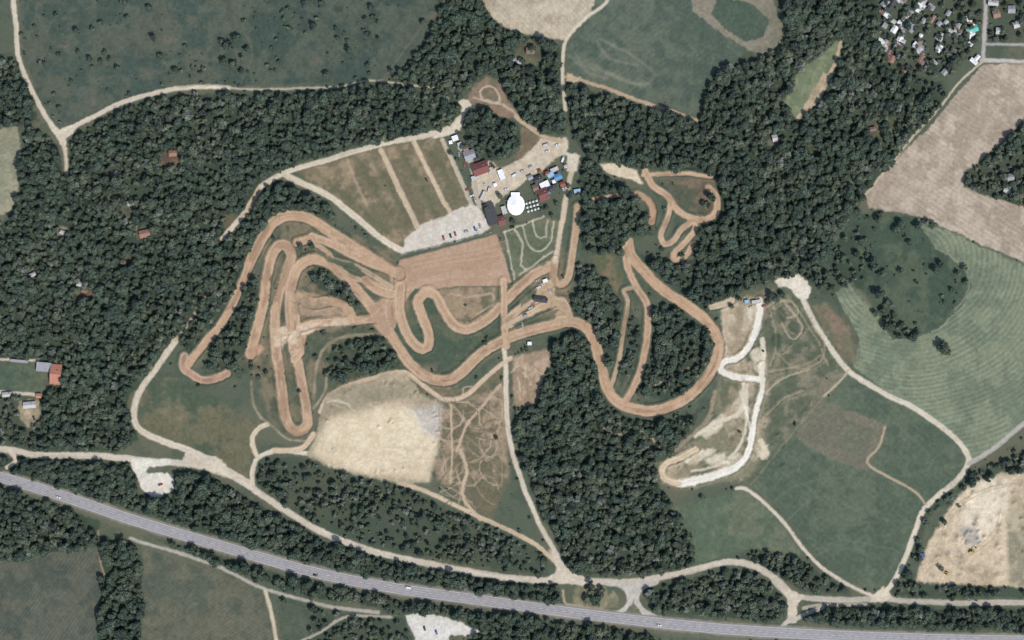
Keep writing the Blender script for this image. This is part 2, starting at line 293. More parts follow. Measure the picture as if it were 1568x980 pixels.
# junction with the highway
road([(930,893),(952,896),(964,912),(960,930),(938,942),(915,944)],4.6,(182,176,164))
road([(1005,890),(982,900),(974,916),(982,934),(1010,950)],4.6,(182,176,164))
poly([(945,892),(995,890),(982,902),(976,918),(962,918),(958,902)],(184,178,166),cls=GR,soft=1.5)
poly([(966,926),(972,926),(986,944),(952,942)],(104,108,88),soft=1)
poly([(940,905),(948,912),(944,930),(915,934),(925,918)],(138,132,106),(112,112,90),soft=2)
line([(862,905),(868,925),(900,932),(930,936)],1.8,TAN,alpha=.7)
road([(1215,950),(1235,940),(1260,930)],3,(180,171,157)); road([(1213,945),(1195,962)],3,(180,171,157))
HW=[(-80,706),(0,730),(60,748),(130,771),(200,795),(290,822),(380,848),(460,871),(540,889),(620,903),(700,914),(780,925),(860,936),(950,947),(1050,958),(1150,966),(1300,974),(1450,979),(1568,981),(1660,982)]
line(HW,10.5,(136,131,119),soft=2,clear=2,streak=.05,warp=.5)
line([(x,y+14) for x,y in HW],3,(110,108,90),soft=3,alpha=.6,clear=0)
# ------------------------------------------------------------------ sand areas
poly([(500,604),(520,592),(560,585),(600,568),(625,572),(642,602),(668,612),(676,640),(668,690),(656,738),(620,742),(560,730),(500,712),(470,696),(484,664),(490,640)],(176,159,133),(150,139,115),soft=3,cls=SA)
poly([(505,640),(560,625),(610,620),(665,640),(668,690),(655,736),(600,730),(560,726),(500,708),(478,694),(490,665)],(213,197,168),(200,184,154),soft=9,cls=SA,grain=.1)
poly([(630,625),(676,620),(674,670),(650,665)],(180,174,164),soft=8,alpha=.8)
poly([(555,600),(600,590),(625,605),(590,615),(560,612)],(130,125,102),soft=5,alpha=.6)
poly([(505,606),(540,598),(545,618),(510,625)],(150,140,116),soft=6,alpha=.7)
for i in range(30):
    x0=random.uniform(500,640); y0=random.uniform(610,725); a=random.uniform(-.5,.5)
    line([(x0,y0),(x0+18*math.cos(a),y0+18*math.sin(a)),(x0+34*math.cos(a+.3),y0+34*math.sin(a+.3))],1.2,random.choice([(224,211,184),(186,168,138)]),soft=1.5,alpha=.35,clear=None)
poly([(785,546),(840,534),(842,556),(826,600),(814,622),(786,622)],(176,154,130),(148,130,107),soft=3,cls=SA)
for i in range(18):
    x0=random.uniform(788,830); y0=random.uniform(548,610)
    line([(x0,y0),(x0+random.uniform(-14,14),y0+random.uniform(6,20))],1,random.choice([(204,186,162),(130,112,90)]),alpha=.6,clear=None)
poly([(1640,722),(1568,724),(1532,724),(1480,745),(1448,785),(1424,828),(1408,868),(1402,890),(1440,894),(1510,896),(1568,900),(1640,900)],(196,178,151),(170,155,129),soft=3,cls=QU,thr=.55)
poly([(1540,780),(1568,775),(1640,775),(1640,900),(1545,898)],(142,136,114),(170,158,132),soft=4,cls=QU)
poly([(1500,735),(1550,730),(1540,790),(1500,830),(1470,800),(1480,760)],(214,201,176),soft=9,alpha=.8)
for p in ([(1415,875),(1440,845),(1450,800),(1480,765),(1530,745),(1568,742)],[(1430,860),(1480,850),(1520,820),(1535,780)],[(1440,840),(1470,870),(1520,880),(1560,870)]):
    for o_ in (-2.5,2.5): line([(x+o_,y+o_*.6) for x,y in p],1,(164,147,122),alpha=.6,clear=None)
for i in range(12):
    x=random.uniform(1440,1555); y=random.uniform(750,885); poly([(x+6*math.cos(a)*random.uniform(.4,1.3),y+5*math.sin(a)*random.uniform(.4,1.3)) for a in range(6)],(130,122,100),soft=3,alpha=.55,smooth=True)
# white loop of the moto area
WH=(222,215,200)
poly([(1105,560),(1135,552),(1170,560),(1178,620),(1172,690),(1150,728),(1060,748),(1016,738),(1010,715),(1040,695),(1080,665),(1100,640),(1095,610)],(134,128,104),(174,158,132),soft=6,alpha=.75,thr=.52)
for bx in ([(1040,700),(1075,688),(1095,690),(1060,712)],[(1070,665),(1095,640),(1112,632),(1105,655),(1080,670)],[(1125,600),(1145,600),(1140,640),(1122,625)],[(1080,705),(1120,690),(1135,700),(1100,718)],[(1160,680),(1178,680),(1175,702),(1160,700)],[(1150,540),(1170,535),(1175,575),(1160,570)],[(1140,470),(1156,470),(1150,505),(1138,510)]):
    poly(bx,(212,200,176),(180,165,138),soft=3,alpha=.85,smooth=True)
for bx in ([(1045,715),(1080,710),(1100,716),(1060,728),(1035,728)],[(1105,585),(1130,588),(1132,608),(1108,625)],[(1140,660),(1136,690),(1110,700),(1120,670)]):
    poly(bx,(98,102,80),(128,120,98),soft=3,alpha=.8,smooth=True)
line([(1164,460),(1160,495,5),(1148,530),(1130,548),(1110,553),(1103,566),(1125,577),(1150,580),(1168,582)],4.6,WH,cls=TR,berm=1.0)
line([(1168,560),(1166,600),(1156,640),(1150,680),(1142,700),(1128,714,5),(1100,726,6),(1060,738,6),(1040,741,5)],4,WH,cls=TR,berm=.8)
line([(1040,741,4),(1020,734),(1013,722),(1020,710),(1042,702),(1065,688)],4.5,(202,182,154),cls=TR,berm=.8)
line([(1138,580),(1140,610),(1130,635),(1100,645),(1065,668)],3,(204,191,167),alpha=.9,cls=TR)
line([(1168,520),(1170,550),(1166,590)],3.4,(204,195,172),alpha=.9)
line([(1145,590),(1142,650),(1128,690),(1100,712),(1060,722)],2.2,(210,200,178),alpha=.75)
line([(1140,620),(1148,660),(1140,700)],1.8,WH,alpha=.8)
line([(1165,675),(1172,690),(1168,700)],4,(208,195,168))
line([(1095,600),(1085,640),(1060,665),(1035,690)],3,(160,142,118),alpha=.7)
for p in ([(1185,470),(1200,500),(1215,520),(1228,500),(1205,470)],[(1190,540),(1220,565),(1255,555),(1262,530),(1235,480)],[(1175,470),(1195,460),(1215,480)],[(1180,570),(1230,560),(1258,545)],[(1195,500),(1215,510)],[(1175,600),(1200,580),(1240,565)],[(1180,480),(1190,520),(1180,560)],[(1205,455),(1225,480),(1250,520),(1268,560)],[(1172,640),(1200,610),(1230,600)],[(1190,475),(1206,488),(1222,478),(1210,462),(1192,464)]):
    line(p,1.4,random.choice([(150,138,112),(170,158,132)]),alpha=.65,clear=None,berm=.5)
for q in ([(1186,476),(1196,470),(1206,482),(1196,496)],[(1210,490),(1222,494),(1220,510),(1208,506)],[(1182,510),(1196,512),(1196,532),(1184,530)]): poly(q,(70,82,66),soft=2,alpha=.8,smooth=True)
# ruts on the rough ground
for i in range(70):
    x=random.uniform(680,765); y=random.uniform(600,770); a=random.choice([1.4,1.7,-1.5,.3,2.9])+random.uniform(-.4,.4); p=[(x,y)]; cv=random.uniform(-.6,.6)
    for k in range(5):
        a+=cv; x+=11*math.cos(a); y+=11*math.sin(a)
        x=min(max(x,672),768); y=min(max(y,592),785); p.append((x,y))
    line(p,random.uniform(.5,1.2),random.choice([(186,165,139),(176,154,128),(90,90,70)]),soft=1,alpha=random.uniform(.35,.75),clear=None)
line([(705,690),(715,720),(708,760),(735,795)],2.5,(184,164,138)); line([(765,590),(740,620),(715,650),(700,690)],2.2,(180,159,133)); line([(690,620),(692,680),(690,740)],1.6,(180,159,133))
# ------------------------------------------------------------------ race tracks
TC=(180,151,123); TE=(196,175,149)
def track(p,w=8,c=TC,**k):
    k.setdefault('berm',1.1); k.setdefault('damp',1); line(p,w,c,cls=TR,edge=TE,streak=.12,warp=.35,**k)
track([(612,422),(580,402),(545,380),(505,355),(475,336),(445,330),(420,340),(402,365),(386,395),(372,430,6),(352,475,6),(336,500,6),(318,520,6),(298,545,6),(286,560,7)],8)
track([(282,546),(280,562),(295,574),(310,582),(330,580),(348,572)],6,(170,138,115))
track([(384,543),(392,510),(403,470),(408,430),(415,395),(428,376),(440,378),(446,395),(436,425),(424,460),(421,500),(424,540),(430,580),(434,620),(441,648),(455,661),(470,652),(470,630,7),(462,585,7),(455,550,7),(446,528)],7.5)
poly([(375,540),(395,525),(404,535),(388,548)],(174,142,118),cls=TR)
track([(420,508),(450,505),(480,496),(520,492),(560,490),(585,488)],6)
track([(455,515),(460,540),(450,550)],6)
track([(450,465),(455,505),(445,530)],6)
poly([(418,505),(455,498),(520,488),(565,488),(560,497),(500,500),(470,512),(465,540),(445,540),(420,530)],TC,TE,cls=TR,soft=2)
track([(446,500),(444,470),(446,440),(455,412),(475,398),(500,402),(528,424),(556,455),(582,488),(603,520),(625,553),(655,578),(685,583),(707,570),(732,546),(762,526),(800,510),(840,500),(870,493),(895,500),(910,522),(920,560),(930,594),(946,616),(975,627),(1010,628),(1050,610),(1080,582),(1098,548),(1099,518),(1080,490),(1050,467),(1010,440),(986,415),(966,390),(964,370,6)],8)
track([(452,455),(480,466),(512,462),(535,476),(540,488)],6.5)
poly([(448,440),(470,448),(520,460),(545,480),(520,485),(470,485),(448,480)],TC,(150,131,108),cls=TR,soft=3)
track([(614,440),(612,475),(622,508),(640,532),(654,532),(657,512),(648,488),(640,462),(652,449),(666,452),(680,476),(696,498),(716,504),(745,490),(765,470),(790,445),(818,420),(842,408)],7.5)
poly([(612,398),(760,359),(775,400),(783,432),(765,438),(700,438),(662,444),(635,442),(615,470),(605,500),(590,520),(574,500),(565,470),(590,455),(602,435)],(175,147,123),(166,139,114),cls=TR,soft=1.5,grain=.07,warp=.35)
for i in range(12): line([(615+i*2,446-i*4.5),(690+i*2,425-i*3.6),(765+i,424-i*5)],1.1,random.choice([(186,160,135),(158,132,108)]),alpha=.35,soft=1.6,clear=None)
for p in ([(585,395),(600,430),(590,470),(600,510)],[(600,420),(596,455),(570,485)],[(640,440),(610,450),(585,485)]): line(p,1.6,(192,168,142),alpha=.4,soft=2,clear=None)
poly([(662,446),(700,440),(764,440),(770,462),(745,488),(716,502),(696,496)],(108,103,82),(146,128,104),soft=2,thr=.5)
line([(690,450),(720,455),(752,450),(755,465),(730,480)],1.4,(178,157,131),alpha=.7,clear=None)
track([(614,440),(612,475),(622,508),(640,532),(654,532),(657,512),(648,488),(640,462),(652,449),(666,452),(680,476),(696,498),(716,504),(745,490),(765,470)],7,damp=.5,berm=0)
track([(772,432),(772,460),(773,500),(776,530)],5)
track([(776,500),(810,482),(840,468),(862,462),(872,485)],5.5,(186,164,136))
track([(776,490),(800,470),(825,448),(850,430)],6,(184,160,132))
track([(830,448),(850,460),(868,478)],5.5,(186,164,136))
poly([(812,448),(835,428),(850,440),(848,458),(868,465),(880,490),(855,500),(850,480),(820,470)],(186,166,138),(172,149,122),cls=TR,soft=2)
track([(884,316),(882,350),(877,390),(870,425),(858,436),(848,425),(850,400)],5.5,(174,148,120))
road([(880,238),(870,285),(862,330),(855,370),(850,400)],4,(192,175,151))
poly([(868,232),(888,238),(882,262),(868,262)],RC,cls=GR)
track([(478,362),(505,372),(535,388),(565,403),(600,415)],6)
track([(475,370),(500,385),(520,410),(540,425),(590,440)],3.5,(170,147,120))
track([(510,398),(545,408),(580,428),(600,440)],4,(172,149,121))
track([(455,372),(480,365)],6)
track([(560,430),(580,445),(600,450)],7)
track([(958,380),(962,410),(975,440),(992,470),(990,520),(980,570),(966,600),(958,614)],5.2)
track([(975,440),(955,445),(962,462),(956,500),(948,550),(936,592)],3,(162,142,115))
track([(985,268),(1010,267),(1050,266),(1090,270)],3.2,(186,158,129))
track([(988,262),(1000,285),(1022,300),(1038,322),(1060,335),(1085,335),(1098,322),(1096,298),(1085,288)],5)
track([(1028,310),(1022,335),(1012,360),(1018,374),(1032,368),(1045,350),(1062,340),(1064,352),(1048,372),(1032,388),(1034,398),(1050,392),(1060,375)],4.2,(186,157,128))
track([(975,298),(992,306),(1000,322),(998,340)],5,(168,136,112))
track([(908,305),(940,300),(972,298)],2.6,(168,139,112))
poly([(918,250),(950,250),(975,262),(984,284),(960,274),(930,266)],(208,193,167),cls=GR)
track([(925,655),(945,665),(975,662),(1000,672),(1005,685)],1.6,(150,141,113),berm=0,clear=1)
track([(955,690),(980,678),(1000,690)],1.4,(150,141,113),berm=0,clear=1)
track([(985,600),(1030,575),(1060,560)],1.5,(140,130,104),berm=0,clear=1)
track([(480,610),(485,560),(500,530),(530,515),(580,512)],2.4,(130,123,98),berm=0,alpha=.6)
track([(385,585),(388,620),(400,640)],2,(130,120,97),berm=0,alpha=.6)
track([(1090,470),(1110,465),(1120,460)],5,(192,175,149))
track([(420,690),(440,690),(465,684),(480,665)],4,(192,171,143),berm=.6)
track([(500,578),(497,600),(480,625)],2,(150,137,111),berm=0,alpha=.6)
track([(400,640),(420,655),(440,672),(470,675)],1.6,(150,137,111),berm=0,alpha=.6)
for g in ([(783,498),(808,486),(840,472),(858,476),(840,488),(800,502)],[(414,420),(430,392),(437,392),(428,430),(416,470),(412,500),(408,500)],[(800,455),(822,440),(818,455),(795,470)],[(440,520),(446,560),(455,600),(458,640),(450,645),(443,610),(436,570),(434,530)],[(480,378),(500,392),(520,398),(540,402),(560,420),(530,412),(500,400)]):
    poly(g,(88,95,76),(110,104,84),soft=1.5)
poly([(772,356),(832,332),(856,336),(848,382),(838,404),(815,412),(788,428)],(114,113,91),(96,103,82),soft=1.5)
for p in ([(773,356),(788,428)],[(788,352),(800,375),(798,405),(806,412)],[(800,345),(808,372),(825,386),(842,372),(848,340)],[(815,340),(822,362),(836,362),(838,338)],[(795,420),(820,405),(846,385)],[(772,356),(832,332)]):
    line(p,1.2,(190,181,158),alpha=.85,clear=None,berm=.4)
def bump(x,y,r,h,el=1,a=0):
    s=win(x-3*r,x+3*r,y-3*r,y+3*r); dx=X[s]-x; dy=Y[s]-y
    u=dx*math.cos(a)+dy*math.sin(a); v=-dx*math.sin(a)+dy*math.cos(a)
    q=np.exp(-((u/(r*el))**2+(v/r)**2)); HB[s]=np.maximum(HB[s],h*q*(.7+.6*N3[s]))
for i in range(26):
    a=random.uniform(0,6.28); bump(585+85*math.cos(a),655+68*math.sin(a),random.uniform(1.5,3.5),random.uniform(.6,2),random.uniform(1,2),a)
for i in range(9): bump(random.uniform(575,605),random.uniform(640,655),2,1.4)
for i in range(60):
    bump(random.uniform(1430,1590),random.uniform(740,885),random.uniform(2,6),random.uniform(.8,3),random.uniform(.7,1.6),random.uniform(0,3))
for i in range(14): bump(random.uniform(1472,1500),random.uniform(812,832),2.5,2)
poly([(1470,808),(1495,806),(1502,830),(1480,836)],(150,147,142),soft=4,alpha=.7)
for i in range(110): bump(random.uniform(1020,1250),random.uniform(465,730),random.uniform(1.3,3.2),random.uniform(.4,1.7),random.uniform(1,2.4),random.uniform(0,3))
HB*=(1-TRK*.8)
Z=BERM*(1-TRK)*.9+HB+.25*(N3-.5)*sm((N2-.3)*2)*(1-TRK)
hwD=np.full((NY,NX),99,np.float32)
S=spline(HW)
for a,b in zip(S[:-1],S[1:]):
    d=b-a; s=win(min(a[0],b[0])-22,max(a[0],b[0])+22,min(a[1],b[1])-22,max(a[1],b[1])+22)
    t=np.clip(((X[s]-a[0])*d[0]+(Y[s]-a[1])*d[1])/(d@d),0,1)
    hwD[s]=np.minimum(hwD[s],np.hypot(X[s]-a[0]-t*d[0],Y[s]-a[1]-t*d[1]))
Z*=sm((hwD-11)/5); CLEAR|=hwD<13
C*=(1+.10*(rng.random((NY,NX)).astype(np.float32)-.5)+.16*(N3-.5))[...,None]
C=np.clip(C,.01,.85)
# ------------------------------------------------------------------ materials
def newmat(n,rough=.9,spec=.1):
    m=bpy.data.materials.new(n); m.use_nodes=True; nt=m.node_tree; b=nt.nodes['Principled BSDF']
    b.inputs['Roughness'].default_value=rough; b.inputs['Specular IOR Level'].default_value=spec
    return m,nt,b
def simple(n,c,rough=.8,spec=.2,var=.25,scale=1.5):
    m,nt,b=newmat(n,rough,spec)
    tc=nt.nodes.new('ShaderNodeTexCoord'); no=nt.nodes.new('ShaderNodeTexNoise'); no.inputs['Scale'].default_value=scale; no.inputs['Detail'].default_value=5
    nt.links.new(tc.outputs['Object'],no.inputs['Vector'])
    mr=nt.nodes.new('ShaderNodeMapRange'); mr.inputs['From Min'].default_value=.3; mr.inputs['From Max'].default_value=.7
    mr.inputs['To Min'].default_value=1-var; mr.inputs['To Max'].default_value=1+var
    nt.links.new(no.outputs['Fac'],mr.inputs['Value'])
    mx=nt.nodes.new('ShaderNodeVectorMath'); mx.operation='SCALE'; mx.inputs[0].default_value=c[:3]
    nt.links.new(mr.outputs[0],mx.inputs['Scale']); nt.links.new(mx.outputs[0],b.inputs['Base Color'])
    return m
tm,nt,b=newmat('terrain_soil_grass',.95,.05)
at=nt.nodes.new('ShaderNodeAttribute'); at.attribute_name='Col'
ge=nt.nodes.new('ShaderNodeNewGeometry')
n1=nt.nodes.new('ShaderNodeTexNoise'); n1.inputs['Scale'].default_value=.9; n1.inputs['Detail'].default_value=6
nt.links.new(ge.outputs['Position'],n1.inputs['Vector'])
mr=nt.nodes.new('ShaderNodeMapRange'); mr.inputs['From Min'].default_value=.3; mr.inputs['From Max'].default_value=.7; mr.inputs['To Min'].default_value=.88; mr.inputs['To Max'].default_value=1.12
nt.links.new(n1.outputs['Fac'],mr.inputs['Value'])
sc=nt.nodes.new('ShaderNodeVectorMath'); sc.operation='SCALE'; nt.links.new(at.outputs['Color'],sc.inputs[0]); nt.links.new(mr.outputs[0],sc.inputs['Scale']); nt.links.new(sc.outputs[0],b.inputs['Base Color'])
bp=nt.nodes.new('ShaderNodeBump'); bp.inputs['Strength'].default_value=.5; bp.inputs['Distance'].default_value=.3; nt.links.new(n1.outputs['Fac'],bp.inputs['Height']); nt.links.new(bp.outputs[0],b.inputs['Normal'])
# ------------------------------------------------------------------ terrain meshes
names={0:'ground',GR:'gravel_road',TR:'dirt_race_track',SA:'sand_arena',FH:'harvested_field',FG:'crop_field',QU:'sand_quarry'}
idx=np.arange(NX*NY).reshape(NY,NX)
v00=idx[:-1,:-1].ravel(); v01=idx[:-1,1:].ravel(); v11=idx[1:,1:].ravel(); v10=idx[1:,:-1].ravel()
Q=np.stack([v10,v11,v01,v00],1)
fc=CLS[:-1,:-1].ravel()
P3=np.stack([WX(X).ravel(),WY(Y).ravel(),Z.ravel()],1).astype(np.float32)
Cf=np.concatenate([C.reshape(-1,3),np.ones((NX*NY,1),np.float32)],1).astype(np.float32)
for k,nm in names.items():
    q=Q[fc==k]
    if len(q)==0: continue
    used=np.zeros(NX*NY,bool); used[q.ravel()]=True; u=np.nonzero(used)[0]; mp=np.zeros(NX*NY,np.int32); mp[u]=np.arange(len(u)); inv=mp[q.ravel()]
    me=bpy.data.meshes.new(nm); nf=len(q)
    me.vertices.add(len(u)); me.vertices.foreach_set('co',P3[u].ravel())
    me.loops.add(nf*4); me.loops.foreach_set('vertex_index',inv)
    me.polygons.add(nf); me.polygons.foreach_set('loop_start',np.arange(0,nf*4,4,dtype=np.int32)); me.polygons.foreach_set('loop_total',np.full(nf,4,np.int32))
    me.update(calc_edges=True)
    a=me.color_attributes.new('Col','FLOAT_COLOR','POINT'); a.data.foreach_set('color',Cf[u].ravel())
    me.polygons.foreach_set('use_smooth',np.ones(nf,bool))
    me.materials.append(tm); o=bpy.data.objects.new(nm,me); bpy.context.collection.objects.link(o)
def mesh(nm,vs,fs,mats,mi=None,parent=None,coll=None,smooth=False):
    me=bpy.data.meshes.new(nm); me.from_pydata([tuple(v) for v in vs],[],[tuple(f) for f in fs])
    for m in mats: me.materials.append(m)
    if mi is not None: me.polygons.foreach_set('material_index',mi)
    if smooth: me.polygons.foreach_set('use_smooth',[True]*len(me.polygons))
    me.update(); o=bpy.data.objects.new(nm,me)
    (coll or bpy.context.scene.collection).objects.link(o)
    if parent: o.parent=parent
    return o
x0,x1,y0,y1=WX(xs[0]),WX(xs[-1]),WY(ys[-1]),WY(ys[0]); B=9000
gm=simple('distant_grassland',(.075,.09,.06),.95,.05,.5,.008)
mesh('surrounding_ground',[(-B,-B,0),(B,-B,0),(B,B,0),(-B,B,0),(x0,y0,0),(x1,y0,0),(x1,y1,0),(x0,y1,0)],[(0,1,5,4),(1,2,6,5),(2,3,7,6),(3,0,4,7)],[gm])
# ------------------------------------------------------------------ highway
asph=simple('asphalt',(.25,.24,.242),.9,.2,.12,.25)
white=simple('road_paint_white',(.60,.59,.56),.7,.2,.25,1)
SW=spline(HW,step=4); SW=np.array([(WX(p[0]),WY(p[1])) for p in SW])
T=np.gradient(SW,axis=0); T/=np.hypot(T[:,0],T[:,1])[:,None]; NN=np.stack([-T[:,1],T[:,0]],1)
def ribbon(nm,off,w,z,mat,dash=None,parent=None,thick=0):
    vs=[];fs=[]
    for i in range(len(SW)):
        for sgn in (1,-1):
            p=SW[i]+NN[i]*(off+sgn*w); vs.append((p[0],p[1],z))
    for i in range(len(SW)-1):
        if dash and (i%dash[0])>=dash[1]: continue
        fs.append((2*i,2*i+1,2*i+3,2*i+2))
    return mesh(nm,vs,fs,[mat],parent=parent)
hwe=bpy.data.objects.new('highway_road',None); bpy.context.scene.collection.objects.link(hwe)
ribbon('asphalt_surface',0,4.9,.10,asph,parent=hwe)
ribbon('edge_line_north',4.2,.10,.13,white,parent=hwe); ribbon('edge_line_south',-4.2,.10,.13,white,parent=hwe)
ribbon('centre_line',0,.10,.13,white,dash=(3,2),parent=hwe)
wa=simple('worn_asphalt',(.285,.272,.274),.9,.2,.15,.2)
ribbon('worn_wheel_lane_north',2.1,.9,.115,wa,parent=hwe)
ribbon('worn_wheel_lane_south',-2.1,.9,.115,wa,parent=hwe)
# ------------------------------------------------------------------ tree prototypes
def leafmat(nm,base):
    m,nt,b=newmat(nm,.75,.15)
    at=nt.nodes.new('ShaderNodeAttribute'); at.attribute_name='lc'
    oi=nt.nodes.new('ShaderNodeObjectInfo')
    mr=nt.nodes.new('ShaderNodeMapRange'); mr.inputs['To Min'].default_value=.72; mr.inputs['To Max'].default_value=1.4; nt.links.new(oi.outputs['Random'],mr.inputs['Value'])
    hs=nt.nodes.new('ShaderNodeHueSaturation'); hs.inputs['Color'].default_value=(*base,1)
    mh=nt.nodes.new('ShaderNodeMath'); mh.operation='MULTIPLY_ADD'; mh.inputs[1].default_value=-.06; mh.inputs[2].default_value=.52; nt.links.new(oi.outputs['Random'],mh.inputs[0]); nt.links.new(mh.outputs[0],hs.inputs['Hue'])
    v1=nt.nodes.new('ShaderNodeVectorMath'); v1.operation='SCALE'; nt.links.new(hs.outputs[0],v1.inputs[0]); nt.links.new(mr.outputs[0],v1.inputs['Scale'])
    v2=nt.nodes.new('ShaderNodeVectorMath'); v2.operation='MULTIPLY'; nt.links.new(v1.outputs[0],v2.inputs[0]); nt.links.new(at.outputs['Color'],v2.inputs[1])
    nt.links.new(v2.outputs[0],b.inputs['Base Color'])
    return m
bark=simple('bark',(.10,.08,.06),.9,.1,.3,3)
def tree(nm,r,h,nl,base,seed,conic=0,leaf=.42):
    R=random.Random(seed); vs=[];fs=[];mi=[];cols=[]
    def tube(a,b,r0,r1,n=6):
        a=Vector(a);b=Vector(b);d=(b-a).normalized(); u=d.orthogonal().normalized(); w=d.cross(u); k=len(vs)
        for p,rr in ((a,r0),(b,r1)):
            for i in range(n):
                t=i*2*math.pi/n; vs.append(p+u*math.cos(t)*rr+w*math.sin(t)*rr); cols.append(1)
        for i in range(n): fs.append((k+i,k+(i+1)%n,k+n+(i+1)%n,k+n+i)); mi.append(1)
    tube((0,0,0),(0,0,h*.5),.035*h,.022*h); tube((0,0,h*.5),(R.uniform(-.3,.3),R.uniform(-.3,.3),h*.85),.022*h,.006*h)
    lobes=[]
    for i in range(nl):
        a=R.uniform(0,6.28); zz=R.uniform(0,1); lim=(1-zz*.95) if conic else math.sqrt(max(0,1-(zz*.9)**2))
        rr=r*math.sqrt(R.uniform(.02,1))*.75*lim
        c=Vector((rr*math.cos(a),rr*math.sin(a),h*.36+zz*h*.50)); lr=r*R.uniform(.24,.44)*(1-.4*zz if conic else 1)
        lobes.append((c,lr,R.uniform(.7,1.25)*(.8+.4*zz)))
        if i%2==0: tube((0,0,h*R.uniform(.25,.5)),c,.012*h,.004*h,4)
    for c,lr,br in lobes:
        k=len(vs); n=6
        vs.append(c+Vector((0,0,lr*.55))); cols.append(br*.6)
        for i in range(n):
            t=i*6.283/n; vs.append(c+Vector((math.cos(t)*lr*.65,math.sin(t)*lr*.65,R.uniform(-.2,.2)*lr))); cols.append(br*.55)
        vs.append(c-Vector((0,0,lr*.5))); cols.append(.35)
        for i in range(n): fs.append((k,k+1+i,k+1+(i+1)%n)); mi.append(0); fs.append((k+n+1,k+1+(i+1)%n,k+1+i)); mi.append(0)
        for j in range(34):
            d=Vector((R.gauss(0,1),R.gauss(0,1),R.gauss(.25,1))).normalized()
            p=c+d*lr*R.uniform(.75,1.2); s=leaf*R.uniform(.6,1.4)*r/4
            nn=(d+Vector((R.uniform(-.6,.6),R.uniform(-.6,.6),R.uniform(-.1,1.0)))).normalized(); u=nn.orthogonal().normalized(); w=nn.cross(u); t=R.uniform(0,6.28)
            u,w=u*math.cos(t)+w*math.sin(t),-u*math.sin(t)+w*math.cos(t)
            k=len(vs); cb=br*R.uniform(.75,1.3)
            for q in ((-1,-.1),(0,-.7),(1,.1),(.1,.8)): vs.append(p+u*s*q[0]*1.1+w*s*q[1]); cols.append(cb)
            fs.append((k,k+1,k+2,k+3)); mi.append(0)
    me=bpy.data.meshes.new(nm); me.from_pydata([tuple(v) for v in vs],[],fs); me.materials.append(base); me.materials.append(bark)
    me.polygons.foreach_set('material_index',mi)
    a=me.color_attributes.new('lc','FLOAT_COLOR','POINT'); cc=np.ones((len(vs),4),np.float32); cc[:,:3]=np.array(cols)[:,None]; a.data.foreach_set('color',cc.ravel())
    me.update(); return me
g1=leafmat('foliage_oak',(.066,.088,.060)); g2=leafmat('foliage_light',(.088,.112,.074)); g3=leafmat('foliage_dark',(.049,.070,.053)); g4=leafmat('foliage_silver',(.108,.126,.102))  # leaf colours lifted and tinted bluish, haze over the woods mixed in
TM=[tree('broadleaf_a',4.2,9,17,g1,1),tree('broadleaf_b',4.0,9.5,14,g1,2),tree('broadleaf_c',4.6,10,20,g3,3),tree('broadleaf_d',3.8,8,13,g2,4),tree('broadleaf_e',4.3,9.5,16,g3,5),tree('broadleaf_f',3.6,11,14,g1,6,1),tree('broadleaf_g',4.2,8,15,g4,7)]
SMh=[tree('shrub_a',1.7,2.6,8,g1,8,leaf=.7),tree('shrub_b',2.0,3,9,g3,9,leaf=.7),tree('shrub_c',1.6,2.4,7,g3,10,leaf=.7)]
ct=bpy.data.collections.new('tree_kinds'); cs=bpy.data.collections.new('shrub_kinds')
for i,m in enumerate(TM): ct.objects.link(bpy.data.objects.new('tk%d'%i,m))
for i,m in enumerate(SMh): cs.objects.link(bpy.data.objects.new('sk%d'%i,m))
def scatter(nm,pts,scl,ids,coll):
    n=len(pts); me=bpy.data.meshes.new(nm); me.vertices.add(n); me.vertices.foreach_set('co',np.array(pts,np.float32).ravel())
    a=me.attributes.new('scl','FLOAT_VECTOR','POINT'); a.data.foreach_set('vector',np.array(scl,np.float32).ravel())
    r=np.zeros((n,3),np.float32); r[:,2]=rng.random(n)*6.283; r[:,:2]=rng.normal(0,.05,(n,2))
    a=me.attributes.new('rot','FLOAT_VECTOR','POINT'); a.data.foreach_set('vector',r.ravel())
    a=me.attributes.new('kid','INT','POINT'); a.data.foreach_set('value',np.array(ids,np.int32))
    o=bpy.data.objects.new(nm,me); bpy.context.scene.collection.objects.link(o)
    ng=bpy.data.node_groups.new(nm,'GeometryNodeTree')
    ng.interface.new_socket('Geometry',in_out='INPUT',socket_type='NodeSocketGeometry'); ng.interface.new_socket('Geometry',in_out='OUTPUT',socket_type='NodeSocketGeometry')
    N=ng.nodes; gi=N.new('NodeGroupInput'); go=N.new('NodeGroupOutput'); ip=N.new('GeometryNodeInstanceOnPoints'); ci=N.new('GeometryNodeCollectionInfo')
    ci.inputs['Collection'].default_value=coll; ci.inputs['Separate Children'].default_value=True; ci.inputs['Reset Children'].default_value=True
    def na(k,t):
        q=N.new('GeometryNodeInputNamedAttribute'); q.data_type=t; q.inputs['Name'].default_value=k; return q.outputs[0]
    ip.inputs['Pick Instance'].default_value=True
    Lk=ng.links.new; Lk(gi.outputs[0],ip.inputs['Points']); Lk(ci.outputs[0],ip.inputs['Instance']); Lk(na('kid','INT'),ip.inputs['Instance Index'])
    Lk(na('rot','FLOAT_VECTOR'),ip.inputs['Rotation']); Lk(na('scl','FLOAT_VECTOR'),ip.inputs['Scale']); Lk(ip.outputs[0],go.inputs[0])
    md=o.modifiers.new('scatter','NODES'); md.node_group=ng; return o
def samp(A,x,y): 
    return A[np.clip(((y+MG)/ST).astype(int),0,NY-1),np.clip(((x+MG)/ST).astype(int),0,NX-1)]
sp=7.6
gx,gy=np.meshgrid(np.arange(-MG+4,1568+MG-4,sp),np.arange(-MG+4,980+MG-4,sp*.87))
